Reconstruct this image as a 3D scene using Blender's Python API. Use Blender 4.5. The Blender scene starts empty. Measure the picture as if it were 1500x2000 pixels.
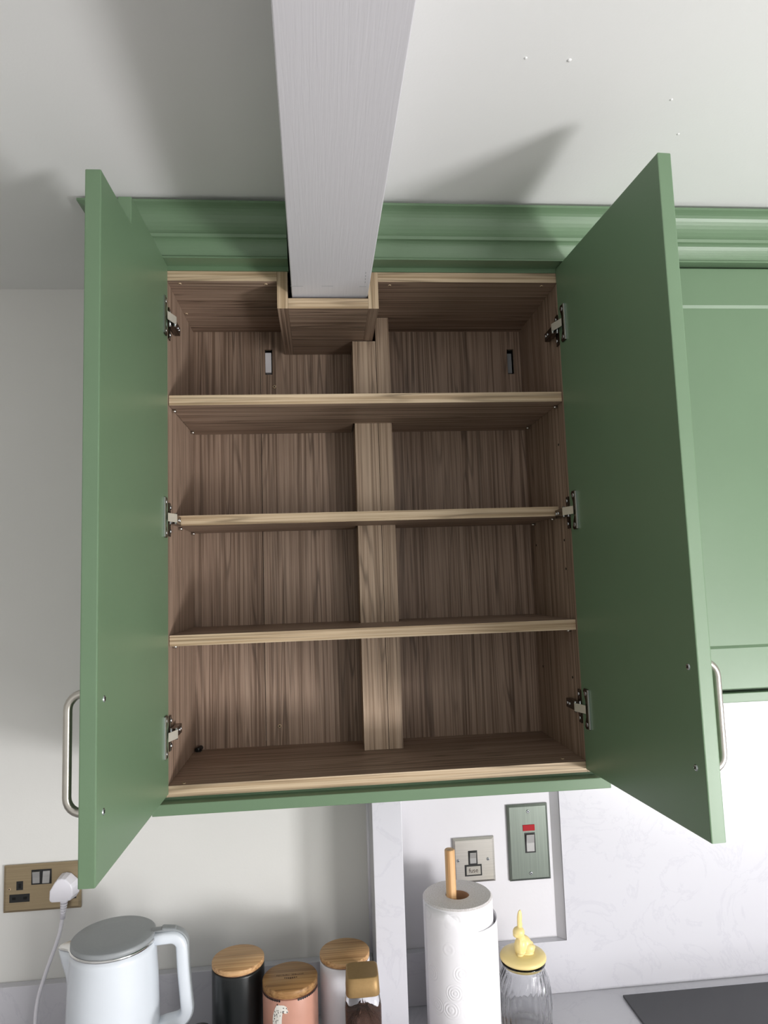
import bpy, bmesh, math, random
from mathutils import Vector, Matrix
random.seed(7)
PI = math.pi
sc = bpy.context.scene
C = sc.collection

# ---------------------------------------------------------------- camera
CX, CY, CZ = 0.2609, -1.2004, 0.3381
YAW, PITCH, ROLL, FPX = 0.0917, 0.1018, -0.0342, 1348.07
cyw, syw, cp, sp, cr, sr = math.cos(YAW), math.sin(YAW), math.cos(PITCH), math.sin(PITCH), math.cos(ROLL), math.sin(ROLL)
fwd = Vector((syw*cp, cyw*cp, sp)); right0 = Vector((cyw, -syw, 0)); up0 = right0.cross(fwd)
rgt = right0*cr + up0*sr; upv = -right0*sr + up0*cr
cam_d = bpy.data.cameras.new('camera'); cam = bpy.data.objects.new('camera', cam_d); C.objects.link(cam)
cam.matrix_world = Matrix(((rgt.x, upv.x, -fwd.x, CX), (rgt.y, upv.y, -fwd.y, CY), (rgt.z, upv.z, -fwd.z, CZ), (0, 0, 0, 1)))
cam_d.sensor_fit = 'HORIZONTAL'; cam_d.sensor_width = 36.0; cam_d.lens = FPX/1500*36.0
cam_d.clip_start = 0.02; cam_d.clip_end = 60
sc.camera = cam

# ---------------------------------------------------------------- world, lights, exposure
w = bpy.data.worlds.new('world'); sc.world = w; w.use_nodes = True
bg = w.node_tree.nodes['Background']; bg.inputs[0].default_value = (1.0, 0.985, 0.955, 1); bg.inputs[1].default_value = 0.82
def area(name, loc, target, sx, sy, power, col):
    l = bpy.data.lights.new(name, 'AREA'); l.shape = 'RECTANGLE'; l.size = sx; l.size_y = sy; l.energy = power; l.color = col
    o = bpy.data.objects.new(name, l); C.objects.link(o); o.location = loc
    o.rotation_euler = (Vector(target)-Vector(loc)).to_track_quat('-Z', 'Y').to_euler()
    return o
area('window_daylight', (2.18, -1.58, -0.50), (0.3, -0.2, 0.3), 0.34, 0.38, 40, (1.0, 0.99, 0.99))
area('side_fill_light', (2.26, -2.75, -0.20), (-0.6, -0.6, 0.0), 1.0, 1.8, 56, (1.0, 0.985, 0.965))  # unseen soft fill from the right, added to raise the ambient light
sc.view_settings.view_transform = 'Standard'; sc.view_settings.look = 'None'
sc.view_settings.exposure = 0.0; sc.view_settings.gamma = 1.0; sc.view_settings.use_curve_mapping = False

# ---------------------------------------------------------------- materials
def srgb(r, g, b):
    f = lambda c: (c/255/12.92) if c/255 <= 0.04045 else ((c/255+0.055)/1.055)**2.4
    return (f(r), f(g), f(b), 1)
class NT:
    def __init__(s, name):
        s.m = bpy.data.materials.new(name); s.m.use_nodes = True; s.t = s.m.node_tree; s.b = s.t.nodes['Principled BSDF']
    def n(s, typ, **kw):
        x = s.t.nodes.new(typ)
        for k, v in kw.items():
            if k in x.bl_rna.properties: setattr(x, k, v)
            else: x.inputs[k.replace('_', ' ')].default_value = v
        return x
    def l(s, a, ao, b, bi): s.t.links.new(a.outputs[ao], b.inputs[bi])
    def coord(s, scale=(1, 1, 1), kind='Object'):
        c = s.n('ShaderNodeTexCoord'); m = s.n('ShaderNodeMapping'); m.inputs['Scale'].default_value = scale
        s.l(c, kind, m, 'Vector'); return m
    def noise(s, scale=(1, 1, 1), sc_=1.0, detail=4, rough=0.5, dist=0.0, kind='Object'):
        m = s.coord(scale, kind); x = s.n('ShaderNodeTexNoise'); x.inputs['Scale'].default_value = sc_
        x.inputs['Detail'].default_value = detail; x.inputs['Roughness'].default_value = rough; x.inputs['Distortion'].default_value = dist
        s.l(m, 'Vector', x, 'Vector'); return x
    def ramp(s, stops):
        r = s.n('ShaderNodeValToRGB'); e = r.color_ramp.elements
        while len(e) < len(stops): e.new(0.5)
        for i, (p, c) in enumerate(stops): e[i].position = p; e[i].color = c if len(c) == 4 else (*c, 1)
        return r
    def mix(s, mode, a, ao, b, bo, fac=1.0):
        x = s.n('ShaderNodeMixRGB', blend_type=mode); x.inputs[0].default_value = fac
        s.l(a, ao, x, 1); s.l(b, bo, x, 2); return x
    def math(s, op, a, ao, v=None, b=None, bo=None):
        x = s.n('ShaderNodeMath', operation=op); s.l(a, ao, x, 0)
        if b is not None: s.l(b, bo, x, 1)
        elif v is not None: x.inputs[1].default_value = v
        return x
    def bump(s, src, out, strength, dist=0.001):
        b = s.n('ShaderNodeBump'); b.inputs['Strength'].default_value = strength; b.inputs['Distance'].default_value = dist
        s.l(src, out, b, 'Height'); s.l(b, 'Normal', s.b, 'Normal'); return b
def plain(name, col, rough=0.5, metal=0.0, var=0.04, nsc=30.0, bump=0.0, bscale=200.0, spec=0.5, coat=0.0):
    t = NT(name); t.b.inputs['Roughness'].default_value = rough; t.b.inputs['Metallic'].default_value = metal
    t.b.inputs['Specular IOR Level'].default_value = spec; t.b.inputs['Coat Weight'].default_value = coat
    x = t.noise(sc_=nsc, detail=3)
    lo = tuple(c*(1-var) for c in col[:3])+(1,); hi = tuple(min(1, c*(1+var)) for c in col[:3])+(1,)
    r = t.ramp([(0.3, lo), (0.7, hi)]); t.l(x, 'Fac', r, 'Fac'); t.l(r, 'Color', t.b, 'Base Color')
    if bump:
        y = t.noise(sc_=bscale, detail=3); t.bump(y, 'Fac', bump)
    return t.m
def wood(name, axis, base, dark, light, contrast=1.0):
    t = NT(name); k = {'x': (0, 1, 1), 'y': (1, 0, 1), 'z': (1, 1, 0)}[axis]
    s = lambda a, b: tuple(a if q else b for q in k)
    n1 = t.noise(s(210, 1.8), 1.0, 5, 0.62, 0.25)
    r1 = t.ramp([(0.27, tuple(c*0.72 for c in dark[:3])), (0.40, dark), (0.50, base), (0.70, light)]); t.l(n1, 'Fac', r1, 'Fac')
    n2 = t.noise(s(22, 0.8), 1.0, 2, 0.5, 0.2)                       # contour lines: cathedral grain
    m = t.math('MULTIPLY', n2, 'Fac', 95.0); sn = t.math('SINE', m, 0); ad = t.math('MULTIPLY_ADD', sn, 0, 0.5); ad.inputs[2].default_value = 0.5
    pw = t.math('POWER', ad, 0, 4.0)
    n3 = t.noise(s(45, 3.0), 1.0, 2, 0.5); gate = t.ramp([(0.38, (0.15, 0.15, 0.15)), (0.62, (0.9, 0.9, 0.9))]); t.l(n3, 'Fac', gate, 'Fac')
    line = t.math('MULTIPLY', pw, 0, b=gate, bo='Color')
    n4 = t.noise(s(330, 4.0), 1.0, 3, 0.6); pores = t.ramp([(0.56, (0, 0, 0)), (0.70, (1, 1, 1))]); t.l(n4, 'Fac', pores, 'Fac')
    pm = t.math('MULTIPLY', pores, 'Color', 0.6); sm = t.math('MAXIMUM', line, 0, b=pm, bo=0)
    sc2 = t.math('MULTIPLY', sm, 0, 0.85*contrast)
    mx = t.n('ShaderNodeMixRGB'); t.l(sc2, 0, mx, 0); t.l(r1, 'Color', mx, 1); mx.inputs[2].default_value = tuple(c*0.5 for c in dark[:3])+(1,)
    t.l(mx, 0, t.b, 'Base Color'); t.b.inputs['Roughness'].default_value = 0.5; t.b.inputs['Specular IOR Level'].default_value = 0.35
    t.bump(sm, 0, 0.25, 0.0004)
    return t.m
WB, WD, WL = srgb(153, 130, 113), srgb(122, 100, 84), srgb(175, 152, 134)
EB, ED, EL = srgb(190, 168, 140), srgb(166, 142, 112), srgb(208, 188, 160)
M = {}
M['wood_x'] = wood('laminate_wood_along_x', 'x', WB, WD, WL)
M['wood_z'] = wood('laminate_wood_upright', 'z', WB, WD, WL)
M['wood_y'] = wood('laminate_wood_front_to_back', 'y', WB, WD, WL)
M['edge_x'] = wood('edge_band_along_x', 'x', EB, ED, EL, 1.0)
M['edge_z'] = wood('edge_band_upright', 'z', EB, ED, EL, 1.0)
M['pipe_z'] = wood('pipe_cover_wood', 'z', srgb(174, 151, 130), srgb(146, 123, 102), srgb(192, 170, 148), 1.0)
M['green'] = plain('sage_green_satin_paint', srgb(101, 126, 98), 0.38, 0, 0.025, 6, 0.03, 500, spec=0.45)
M['ceiling'] = plain('ceiling_emulsion', srgb(226, 226, 225), 0.75, 0, 0.012, 3, 0.12, 260)
M['wall'] = plain('wall_emulsion', srgb(222, 221, 218), 0.7, 0, 0.012, 4, 0.10, 260)
M['plaster'] = plain('niche_white_paint', srgb(216, 214, 219), 0.6, 0, 0.012, 8, 0.15, 120)
M['floor'] = wood('grey_floor_boards', 'y', srgb(178, 176, 174), srgb(150, 148, 146), srgb(195, 193, 190), 0.5)
M['nickel'] = plain('brushed_nickel', srgb(190, 186, 178), 0.30, 1.0, 0.05, 60)
M['hinge'] = plain('polished_hinge_steel', srgb(176, 168, 158), 0.16, 1.0, 0.04, 60)
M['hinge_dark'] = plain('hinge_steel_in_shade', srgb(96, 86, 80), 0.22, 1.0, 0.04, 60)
M['hinge_lit'] = plain('hinge_link_lit_tone', srgb(226, 222, 208), 0.45, 0.55, 0.03, 60)  # light on the link's front face put into a paler hinge colour
M['rocker'] = plain('satin_nickel_rocker', srgb(164, 163, 162), 0.42, 0.6, 0.03, 60)
M['steel'] = plain('zinc_screw', srgb(215, 220, 225), 0.25, 1.0, 0.04, 60)
M['brass'] = plain('yellow_zinc_screw', srgb(200, 176, 145), 0.5, 0.15, 0.04, 60)
M['black'] = plain('black_plastic', srgb(20, 20, 20), 0.4)
M['void'] = plain('dark_gap', srgb(10, 9, 8), 0.9)
M['white_plastic'] = plain('white_moulded_plastic', srgb(232, 230, 238), 0.35, 0, 0.01)
M['kettle'] = plain('kettle_white_gloss', srgb(220, 226, 234), 0.24, 0, 0.008, coat=0.3)
M['kettle_grey'] = plain('kettle_lid_grey', srgb(148, 152, 155), 0.42, 0, 0.02, 300)
M['chrome'] = plain('chrome', srgb(225, 225, 225), 0.1, 1.0, 0.01)
M['ceramic_black'] = plain('black_ceramic', srgb(22, 25, 26), 0.28, 0, 0.05)
M['ceramic_white'] = plain('white_ceramic', srgb(222, 220, 226), 0.3, 0, 0.01)
M['ceramic_pink'] = plain('peach_ceramic', srgb(192, 142, 124), 0.4, 0, 0.03, 60)
M['spot_white'] = plain('printed_white', srgb(232, 228, 220), 0.45, 0, 0.01)
M['spot_black'] = plain('printed_black', srgb(30, 22, 22), 0.45, 0, 0.01)
M['burnt'] = plain('burnt_mark', srgb(86, 56, 28), 0.7, 0, 0.1)
M['glaze'] = plain('lid_seal', srgb(216, 170, 140), 0.25)
M['bamboo'] = wood('bamboo_lid', 'x', srgb(200, 158, 112), srgb(174, 130, 88), srgb(216, 178, 134), 0.5)
M['bamboo_brown'] = wood('brown_bamboo_lid', 'x', srgb(160, 120, 76), srgb(134, 96, 58), srgb(178, 140, 94), 0.5)
M['dowel'] = wood('pine_dowel', 'z', srgb(222, 178, 128), srgb(200, 152, 104), srgb(234, 196, 150), 0.4)
M['bronze'] = plain('bronze_lid', srgb(158, 128, 84), 0.5, 0.45, 0.05, 200)
M['yellow'] = plain('butter_yellow_ceramic', srgb(234, 212, 146), 0.35, 0, 0.02)
M['coffee'] = plain('instant_coffee', srgb(82, 54, 42), 0.8, 0, 0.5, 900)
M['hob'] = plain('black_hob_glass', srgb(40, 42, 46), 0.18, 0, 0.05, 900)
M['card'] = plain('cardboard_core', srgb(170, 130, 100), 0.8)
def stone():
    t = NT('white_quartz_stone'); t.b.inputs['Roughness'].default_value = 0.22; t.b.inputs['Specular IOR Level'].default_value = 0.5
    n = t.noise(sc_=7, detail=8, rough=0.62, dist=1.2)
    r = t.ramp([(0.47, srgb(206, 205, 212)), (0.497, srgb(200, 199, 207)), (0.51, srgb(206, 205, 212))]); t.l(n, 'Fac', r, 'Fac')
    n2 = t.noise(sc_=28, detail=5, rough=0.7, dist=2.5); r2 = t.ramp([(0.26, (0.66, 0.68, 0.74)), (0.315, (1, 1, 1))]); t.l(n2, 'Fac', r2, 'Fac')
    x = t.mix('MULTIPLY', r, 'Color', r2, 'Color', 0.8); t.l(x, 0, t.b, 'Base Color'); return t.m
M['stone'] = stone()
def beam_paint():
    t = NT('satin_white_beam_paint'); t.b.inputs['Base Color'].default_value = srgb(207, 205, 210); t.b.inputs['Roughness'].default_value = 0.42
    n = t.noise((300, 10, 60), 1.0, 3, 0.55, 0.5); t.bump(n, 'Fac', 0.3, 0.0008); return t.m
M['beam'] = beam_paint()
def brushed(name, col, axis, rough=0.32):
    t = NT(name); t.b.inputs['Metallic'].default_value = 1; t.b.inputs['Roughness'].default_value = rough
    n = t.noise((600, 5, 5) if axis == 'z' else (5, 5, 600), 1.0, 3, 0.6)
    r = t.ramp([(0.3, tuple(c*0.8 for c in col[:3])), (0.7, col)]); t.l(n, 'Fac', r, 'Fac'); t.l(r, 'Color', t.b, 'Base Color'); return t.m
M['plate_bronze'] = brushed('aged_nickel_plate', srgb(178, 160, 130), 'x', 0.38)
M['plate_nickel'] = brushed('brushed_nickel_plate', srgb(196, 192, 186), 'x', 0.36)
M['plate_green'] = brushed('brushed_steel_plate', srgb(126, 134, 126), 'z', 0.36)
def paper():
    t = NT('embossed_kitchen_paper'); t.b.inputs['Base Color'].default_value = srgb(238, 236, 240); t.b.inputs['Roughness'].default_value = 0.9
    c = t.n('ShaderNodeTexCoord'); v = t.n('ShaderNodeTexVoronoi'); v.inputs['Scale'].default_value = 26; v.inputs['Randomness'].default_value = 0.75
    t.l(c, 'UV', v, 'Vector'); m = t.math('MULTIPLY', v, 'Distance', 52.0); s = t.math('SINE', m, 0)
    f = t.ramp([(0.30, (1, 1, 1)), (0.5, (0, 0, 0))]); t.l(v, 'Distance', f, 'Fac'); p = t.math('MULTIPLY', s, 0, b=f, bo='Color')
    t.bump(p, 0, 0.35, 0.0008); return t.m
M['paper'] = paper()
def paper_end():
    t = NT('paper_roll_end'); t.b.inputs['Roughness'].default_value = 0.95
    c = t.coord(); ln = t.n('ShaderNodeVectorMath', operation='LENGTH'); t.l(c, 'Vector', ln, 0)
    n = t.noise(sc_=420, detail=3); r = t.ramp([(0.3, srgb(212, 204, 202)), (0.7, srgb(236, 232, 234))]); t.l(n, 'Fac', r, 'Fac'); t.l(r, 'Color', t.b, 'Base Color')
    t.bump(n, 'Fac', 0.5, 0.001); return t.m
M['paper_end'] = paper_end()
def glass(name, col=(0.97, 0.985, 0.99, 1), ior=1.45):
    t = NT(name); t.b.inputs['Base Color'].default_value = col; t.b.inputs['Roughness'].default_value = 0.02
    t.b.inputs['Transmission Weight'].default_value = 1.0; t.b.inputs['IOR'].default_value = ior; return t.m
M['glass'] = glass('clear_glass')
M['jar_glass'] = glass('thin_jar_glass', (0.985, 0.99, 0.995, 1), 1.28)
def neon():
    t = NT('red_neon'); t.b.inputs['Base Color'].default_value = srgb(150, 4, 18); t.b.inputs['Roughness'].default_value = 0.2
    t.b.inputs['Emission Color'].default_value = (0.9, 0.01, 0.04, 1); t.b.inputs['Emission Strength'].default_value = 0.05; return t.m
M['neon'] = neon()

# ---------------------------------------------------------------- helpers (all geometry given in world metres)
def box(bm, x0, x1, y0, y1, z0, z1, bev=0.0, seg=2, mat=0):
    vs = [bm.verts.new((x, y, z)) for x in (x0, x1) for y in (y0, y1) for z in (z0, z1)]
    idx = [(0, 1, 3, 2), (4, 6, 7, 5), (0, 4, 5, 1), (2, 3, 7, 6), (0, 2, 6, 4), (1, 5, 7, 3)]
    fs = [bm.faces.new([vs[i] for i in f]) for f in idx]
    for f in fs: f.material_index = mat
    if bev:
        es = list({e for f in fs for e in f.edges}); bmesh.ops.bevel(bm, geom=es, offset=bev, segments=seg, affect='EDGES', profile=0.5)
    return vs
def mbox(*a, **k): bm = bmesh.new(); box(bm, *a, **k); return bm
def prism(bm, pts, fn, mat=0):
    """closed 2-D polygon swept between two ends; fn(u, v, k) -> xyz for k = 0, 1"""
    a = [bm.verts.new(fn(u, v, 0)) for u, v in pts]; b = [bm.verts.new(fn(u, v, 1)) for u, v in pts]
    n = len(pts); fs = [bm.faces.new(a), bm.faces.new(b[::-1])]
    for i in range(n): fs.append(bm.faces.new((a[i], b[i], b[(i+1) % n], a[(i+1) % n])))
    for f in fs: f.material_index = mat
    return a, b, fs
def lathe(bm, cx, cy, prof, n=48, mod=None, mat=0, closed=False, uv=False):
    rings = []
    for r, z in prof:
        ring = []
        for i in range(n):
            th = 2*PI*i/n; rr, dt = (mod(r, z, th) if mod else (r, 0.0)); ring.append(bm.verts.new((cx+rr*math.cos(th+dt), cy+rr*math.sin(th+dt), z)))
        rings.append(ring)
    uvl = bm.loops.layers.uv.verify() if uv else None
    pairs = list(zip(range(len(rings)-1), range(1, len(rings))))
    if closed: pairs.append((len(rings)-1, 0))
    for a, b in pairs:
        for i in range(n):
            j = (i+1) % n; f = bm.faces.new((rings[a][i], rings[a][j], rings[b][j], rings[b][i])); f.material_index = mat; f.smooth = True
            if uv:
                for lp, (ii, q) in zip(f.loops, ((i, a), (i+1, a), (i+1, b), (i, b))):
                    lp[uvl].uv = (2*PI*ii/n*prof[q][0], prof[q][1])
    if not closed:
        for ring, rev in ((rings[0], True), (rings[-1], False)):
            f = bm.faces.new(ring[::-1] if rev else ring); f.material_index = mat
    return rings
def cyl(bm, p, q, r, n=16, mat=0, r2=None):
    p, q = Vector(p), Vector(q); d = (q-p).normalized(); a = d.orthogonal().normalized(); b = d.cross(a)
    r2 = r if r2 is None else r2
    A = [bm.verts.new(p+(a*math.cos(2*PI*i/n)+b*math.sin(2*PI*i/n))*r) for i in range(n)]
    B = [bm.verts.new(q+(a*math.cos(2*PI*i/n)+b*math.sin(2*PI*i/n))*r2) for i in range(n)]
    for i in range(n):
        f = bm.faces.new((A[i], A[(i+1) % n], B[(i+1) % n], B[i])); f.smooth = True; f.material_index = mat
    for f in (bm.faces.new(A[::-1]), bm.faces.new(B)): f.material_index = mat
def tube(bm, pts, r, n=12, sub=6, mat=0, sx=1.0, smooth=True):
    P = [Vector(p) for p in pts]
    if sub > 1 and len(P) > 2:
        Q = []; E_ = [P[0]*2-P[1]]+P+[P[-1]*2-P[-2]]
        for i in range(1, len(E_)-2):
            for k in range(sub):
                t = k/sub; p0, p1, p2, p3 = E_[i-1:i+3]
                Q.append(0.5*((2*p1)+(p2-p0)*t+(2*p0-5*p1+4*p2-p3)*t*t+(3*p1-p0-3*p2+p3)*t**3))
        Q.append(P[-1]); P = Q
    rings = []; a = None
    for i, p in enumerate(P):
        d = (P[min(i+1, len(P)-1)]-P[max(i-1, 0)]).normalized()
        if a is None: a = d.orthogonal().normalized()
        a = (a-d*a.dot(d)).normalized(); b = d.cross(a); rr = r[min(i*len(r)//len(P), len(r)-1)] if isinstance(r, (list, tuple)) else r
        rings.append([bm.verts.new(p+a*math.cos(2*PI*k/n)*rr*sx+b*math.sin(2*PI*k/n)*rr) for k in range(n)])
    for u, v in zip(rings, rings[1:]):
        for k in range(n):
            f = bm.faces.new((u[k], u[(k+1) % n], v[(k+1) % n], v[k])); f.smooth = smooth; f.material_index = mat
    for f in (bm.faces.new(rings[0][::-1]), bm.faces.new(rings[-1])): f.material_index = mat
def wpos(o):
    v = Vector((0, 0, 0))
    while o: v += o.location; o = o.parent
    return v
def obj(name, bm, mats, parent=None, label=None, base=None, smooth=None, frontmat=False):
    """link bm (world coordinates) as ONE mesh object"""
    bmesh.ops.recalc_face_normals(bm, faces=bm.faces)
    if frontmat:
        for f in bm.faces:
            if f.normal.y < -0.7: f.material_index = 1
    off = wpos(parent) if parent else Vector(base or (0, 0, 0))
    bmesh.ops.translate(bm, vec=-off, verts=bm.verts)
    me = bpy.data.meshes.new(name); bm.to_mesh(me); bm.free()
    for m in (mats if isinstance(mats, (list, tuple)) else [mats]): me.materials.append(M[m])
    o = bpy.data.objects.new(name, me); C.objects.link(o)
    if parent: o.parent = parent
    elif base: o.location = base
    if label: o['label'] = label
    return o
def thing(name, label, cat, loc, group=None):
    o = bpy.data.objects.new(name, None); C.objects.link(o); o.location = loc; o.empty_display_size = 0.03
    o['label'] = label; o['category'] = cat
    if group: o['group'] = group
    return o
def tag(o, label, cat, group=None):
    o['label'] = label; o['category'] = cat
    if group: o['group'] = group
    return o
def struct(o): o['kind'] = 'structure'; return o
def screw(parent, p, nrm, r, mat='steel', name='screw', slot=True):
    p, d = Vector(p), Vector(nrm).normalized(); bm = bmesh.new()
    cyl(bm, p-d*0.001, p+d*0.0006, r, 16); cyl(bm, p+d*0.0006, p+d*0.0012, r, 16, r2=r*0.7)
    if slot:
        a = d.orthogonal().normalized(); b = d.cross(a)
        for u, v in ((a, b), (b, a)):
            vs = [bm.verts.new(p+d*0.00135+u*r*0.6*i+v*r*0.16*j) for i, j in ((-1, -1), (1, -1), (1, 1), (-1, 1))]
            f = bm.faces.new(vs); f.material_index = 1
    return obj(name, bm, [mat, 'void'], parent)
def holed(bm, x0, x1, z0, z1, y0, y1, holes, mat=0):
    xs = sorted({x0, x1, *[h[0] for h in holes], *[h[1] for h in holes]}); zs = sorted({z0, z1, *[h[2] for h in holes], *[h[3] for h in holes]})
    for a, b in zip(xs, xs[1:]):
        for c, d in zip(zs, zs[1:]):
            mx, mz = (a+b)/2, (c+d)/2
            if not any(h[0] < mx < h[1] and h[2] < mz < h[3] for h in holes): box(bm, a, b, y0, y1, c, d, mat=mat)

# ---------------------------------------------------------------- the room shell
ZC, YW, ZK, YS = 1.001, 0.310, -0.522, 0.290          # ceiling, wall face, worktop top, stone face
struct(obj('ceiling', mbox(-3.5, 2.44, -3.4, 0.45, ZC, ZC+0.08), 'ceiling'))
for (x, y) in ((0.537, -0.400), (0.595, -0.399), (0.767, -0.333), (0.816, -0.260)):
    bm = bmesh.new(); bmesh.ops.create_icosphere(bm, subdivisions=2, radius=0.0022 if y != -0.399 else 0.003, matrix=Matrix.Translation((x, y, ZC)) @ Matrix.Diagonal((1, 1, 0.6, 1)))
    obj('paint_blob', bm, 'ceiling', bpy.data.objects['ceiling'])
struct(obj('wall_back', mbox(-3.5, 2.44, YW, YW+0.14, -1.42, ZC), 'wall'))
struct(obj('wall_left', mbox(-3.6, -3.5, -3.4, YW, -1.42, ZC), 'wall'))
bm = bmesh.new()                                        # right wall with the window the daylight comes through
WY0, WY1, WZ0, WZ1 = -1.95, -1.21, -0.87, -0.13
for a, b, c, d in ((-3.4, -3.30, -1.42, ZC), (-3.30, -2.20, 0.75, ZC), (-2.20, WY0, -1.42, ZC), (WY1, YW, -1.42, ZC), (WY0, WY1, -1.42, WZ0), (WY0, WY1, WZ1, ZC)): box(bm, 2.3, 2.44, a, b, c, d)
struct(obj('wall_right', bm, 'wall'))
bm = bmesh.new()
for a, b, c, d in ((WY0, WY0+.06, WZ0, WZ1), (WY1-.06, WY1, WZ0, WZ1), (WY0+.06, WY1-.06, WZ0, WZ0+.06), (WY0+.06, WY1-.06, WZ1-.06, WZ1), (-1.595, -1.565, WZ0+.06, WZ1-.06)): box(bm, 2.33, 2.39, a, b, c, d, bev=0.004)
wf = struct(obj('window_1', bm, 'white_plastic')); obj('pane', mbox(2.357, 2.363, WY0+.05, WY1-.05, WZ0+.05, WZ1-.05), 'glass', wf)
bm = bmesh.new()  # unseen glazed door, added as an opening for the side fill
for a, b, c, d in ((-3.30, -3.22, -1.42, 0.75), (-2.28, -2.20, -1.42, 0.75), (-3.22, -2.28, -1.42, -1.30), (-3.22, -2.28, 0.67, 0.75)): box(bm, 2.34, 2.40, a, b, c, d, bev=0.004)
gd = struct(obj('added_door_1', bm, 'white_plastic')); obj('pane', mbox(2.367, 2.373, -3.23, -2.27, -1.31, 0.68), 'glass', gd)
struct(obj('floor', mbox(-3.5, 2.44, -3.4, 0.45, -1.50, -1.42), 'floor'))

# painted boxed beam running out over the camera
bl = lambda y: 0.2150+(-y)*0.0185 if y < 0 else 0.2150
br = lambda y: 0.3545+(-y)*0.0045 if y < 0 else 0.3545
bm = bmesh.new()
for y0, y1 in ((-3.3, 0.245),):
    vs = []
    for y in (y0, y1):
        L, R_ = (bl(max(y, -0.9)), br(max(y, -0.9)))
        vs.append([bm.verts.new(p) for p in ((L, y, 0.8555), (R_, y, 0.8555), (R_, y, ZC-0.0005), (L, y, ZC-0.0005))])
    mid = [bm.verts.new(p) for p in ((bl(-.9), -.9, 0.8555), (br(-.9), -.9, 0.8555), (br(-.9), -.9, ZC-.0005), (bl(-.9), -.9, ZC-.0005))]
    for A, B in ((vs[0], mid), (mid, vs[1])):
        for i in range(4): bm.faces.new((A[i], A[(i+1) % 4], B[(i+1) % 4], B[i]))
    bm.faces.new(vs[0]); bm.faces.new(vs[1][::-1])
bmesh.ops.recalc_face_normals(bm, faces=bm.faces)
es = [e for e in bm.edges if all(abs(v.co.z-0.8555) < 1e-6 for v in e.verts) and abs(e.verts[0].co.y-e.verts[1].co.y) > 0.1]
bmesh.ops.bevel(bm, geom=es, offset=0.0015, segments=2, affect='EDGES', profile=0.5)
beam = thing('ceiling_beam', 'white painted wooden beam under the ceiling, running into the notched cupboard top', 'beam', (0.285, -0.5, 0.8555))
obj('timber', bm, 'beam', beam)
bm = bmesh.new()
for a, b, y in ((0.218, 0.240, -0.040), (0.272, 0.292, -0.041), (0.338, 0.350, -0.0395)): box(bm, a, b, y, y+0.0012, 0.8553, 0.8556)
for k in range(4): box(bm, 0.3465-k*0.0004, 0.3475-k*0.0004, -0.06-k*.012, -0.054-k*.012, 0.8553, 0.8556)
obj('pencil_mark', bm, 'kettle_grey', beam)

# ---------------------------------------------------------------- stone: worktop, upstand, splashback, pipe boxing
wt = obj('worktop', mbox(-1.5, 2.2, -0.32, YW-0.0005, ZK-0.02, ZK, bev=0.002), 'stone', base=(0.35, 0.0, ZK-0.02))
tag(wt, 'white veined stone worktop along the wall under the cupboards', 'worktop')
PX0, PX1, PY = 0.344, 0.4005, 0.167
pb = thing('pipe_boxing', 'white veined stone upright boxing between the canisters and the paper roll', 'boxing', (0.372, 0.24, ZK))
obj('front_slab', mbox(PX0, PX1, PY, PY+0.012, ZK+0.0003, -0.026, bev=0.001), 'stone', pb)
bm = bmesh.new(); box(bm, PX0+0.0005, PX0+0.0125, PY+0.0125, YW-0.0006, ZK+0.0003, -0.026, bev=0.0006); obj('side_slab', bm, 'stone', pb)
bm = bmesh.new(); box(bm, PX1-0.0125, PX1-0.0005, PY+0.0125, YW-0.0006, ZK+0.0003, -0.026, bev=0.0006); obj('side_slab', bm, 'stone', pb)
bm = bmesh.new(); cyl(bm, (PX0-0.0005, YW-0.004, -0.419), (PX0-0.0005, YW-0.004, -0.026), 0.004, 10); obj('caulk_line', bm, 'white_plastic', pb)
u1 = obj('upstand', mbox(-1.5, PX0-0.0006, YS, YW-0.0005, ZK+0.0003, -0.420, bev=0.001), 'stone', base=(-0.4, 0.3, ZK)); tag(u1, 'low stone upstand along the wall behind the kettle and canisters', 'upstand')
bm = bmesh.new(); prism(bm, [(PX1+0.0006, ZK+0.0003), (2.2, ZK+0.0003), (2.2, 0.125), (0.7520, 0.125), (0.7520, -0.4200), (PX1+0.0006, -0.4200)], lambda u, v, k: (u, (YS, YW-0.0005)[k], v))
bmesh.ops.bevel(bm, geom=bm.edges[:], offset=0.0008, segments=1, affect='EDGES')
sp_ = obj('splashback', bm, 'stone', base=(1.1, 0.3, ZK)); tag(sp_, 'tall white stone splashback with a cut-out framing the two switch plates', 'splashback')
bm = bmesh.new(); prism(bm, [(0.7365, YW-0.0004), (0.7515, YW-0.0004), (0.7515, YS+0.003)], lambda u, v, k: (u, v, (-0.4197, -0.0)[k]))
t1 = struct(obj('trim_1', bm, 'plaster'))
bm = bmesh.new(); box(bm, PX1+0.0002, 0.7365, YW-0.0004, YW+0.002, -0.4197, -0.0); struct(obj('trim_2', bm, 'plaster'))

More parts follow.
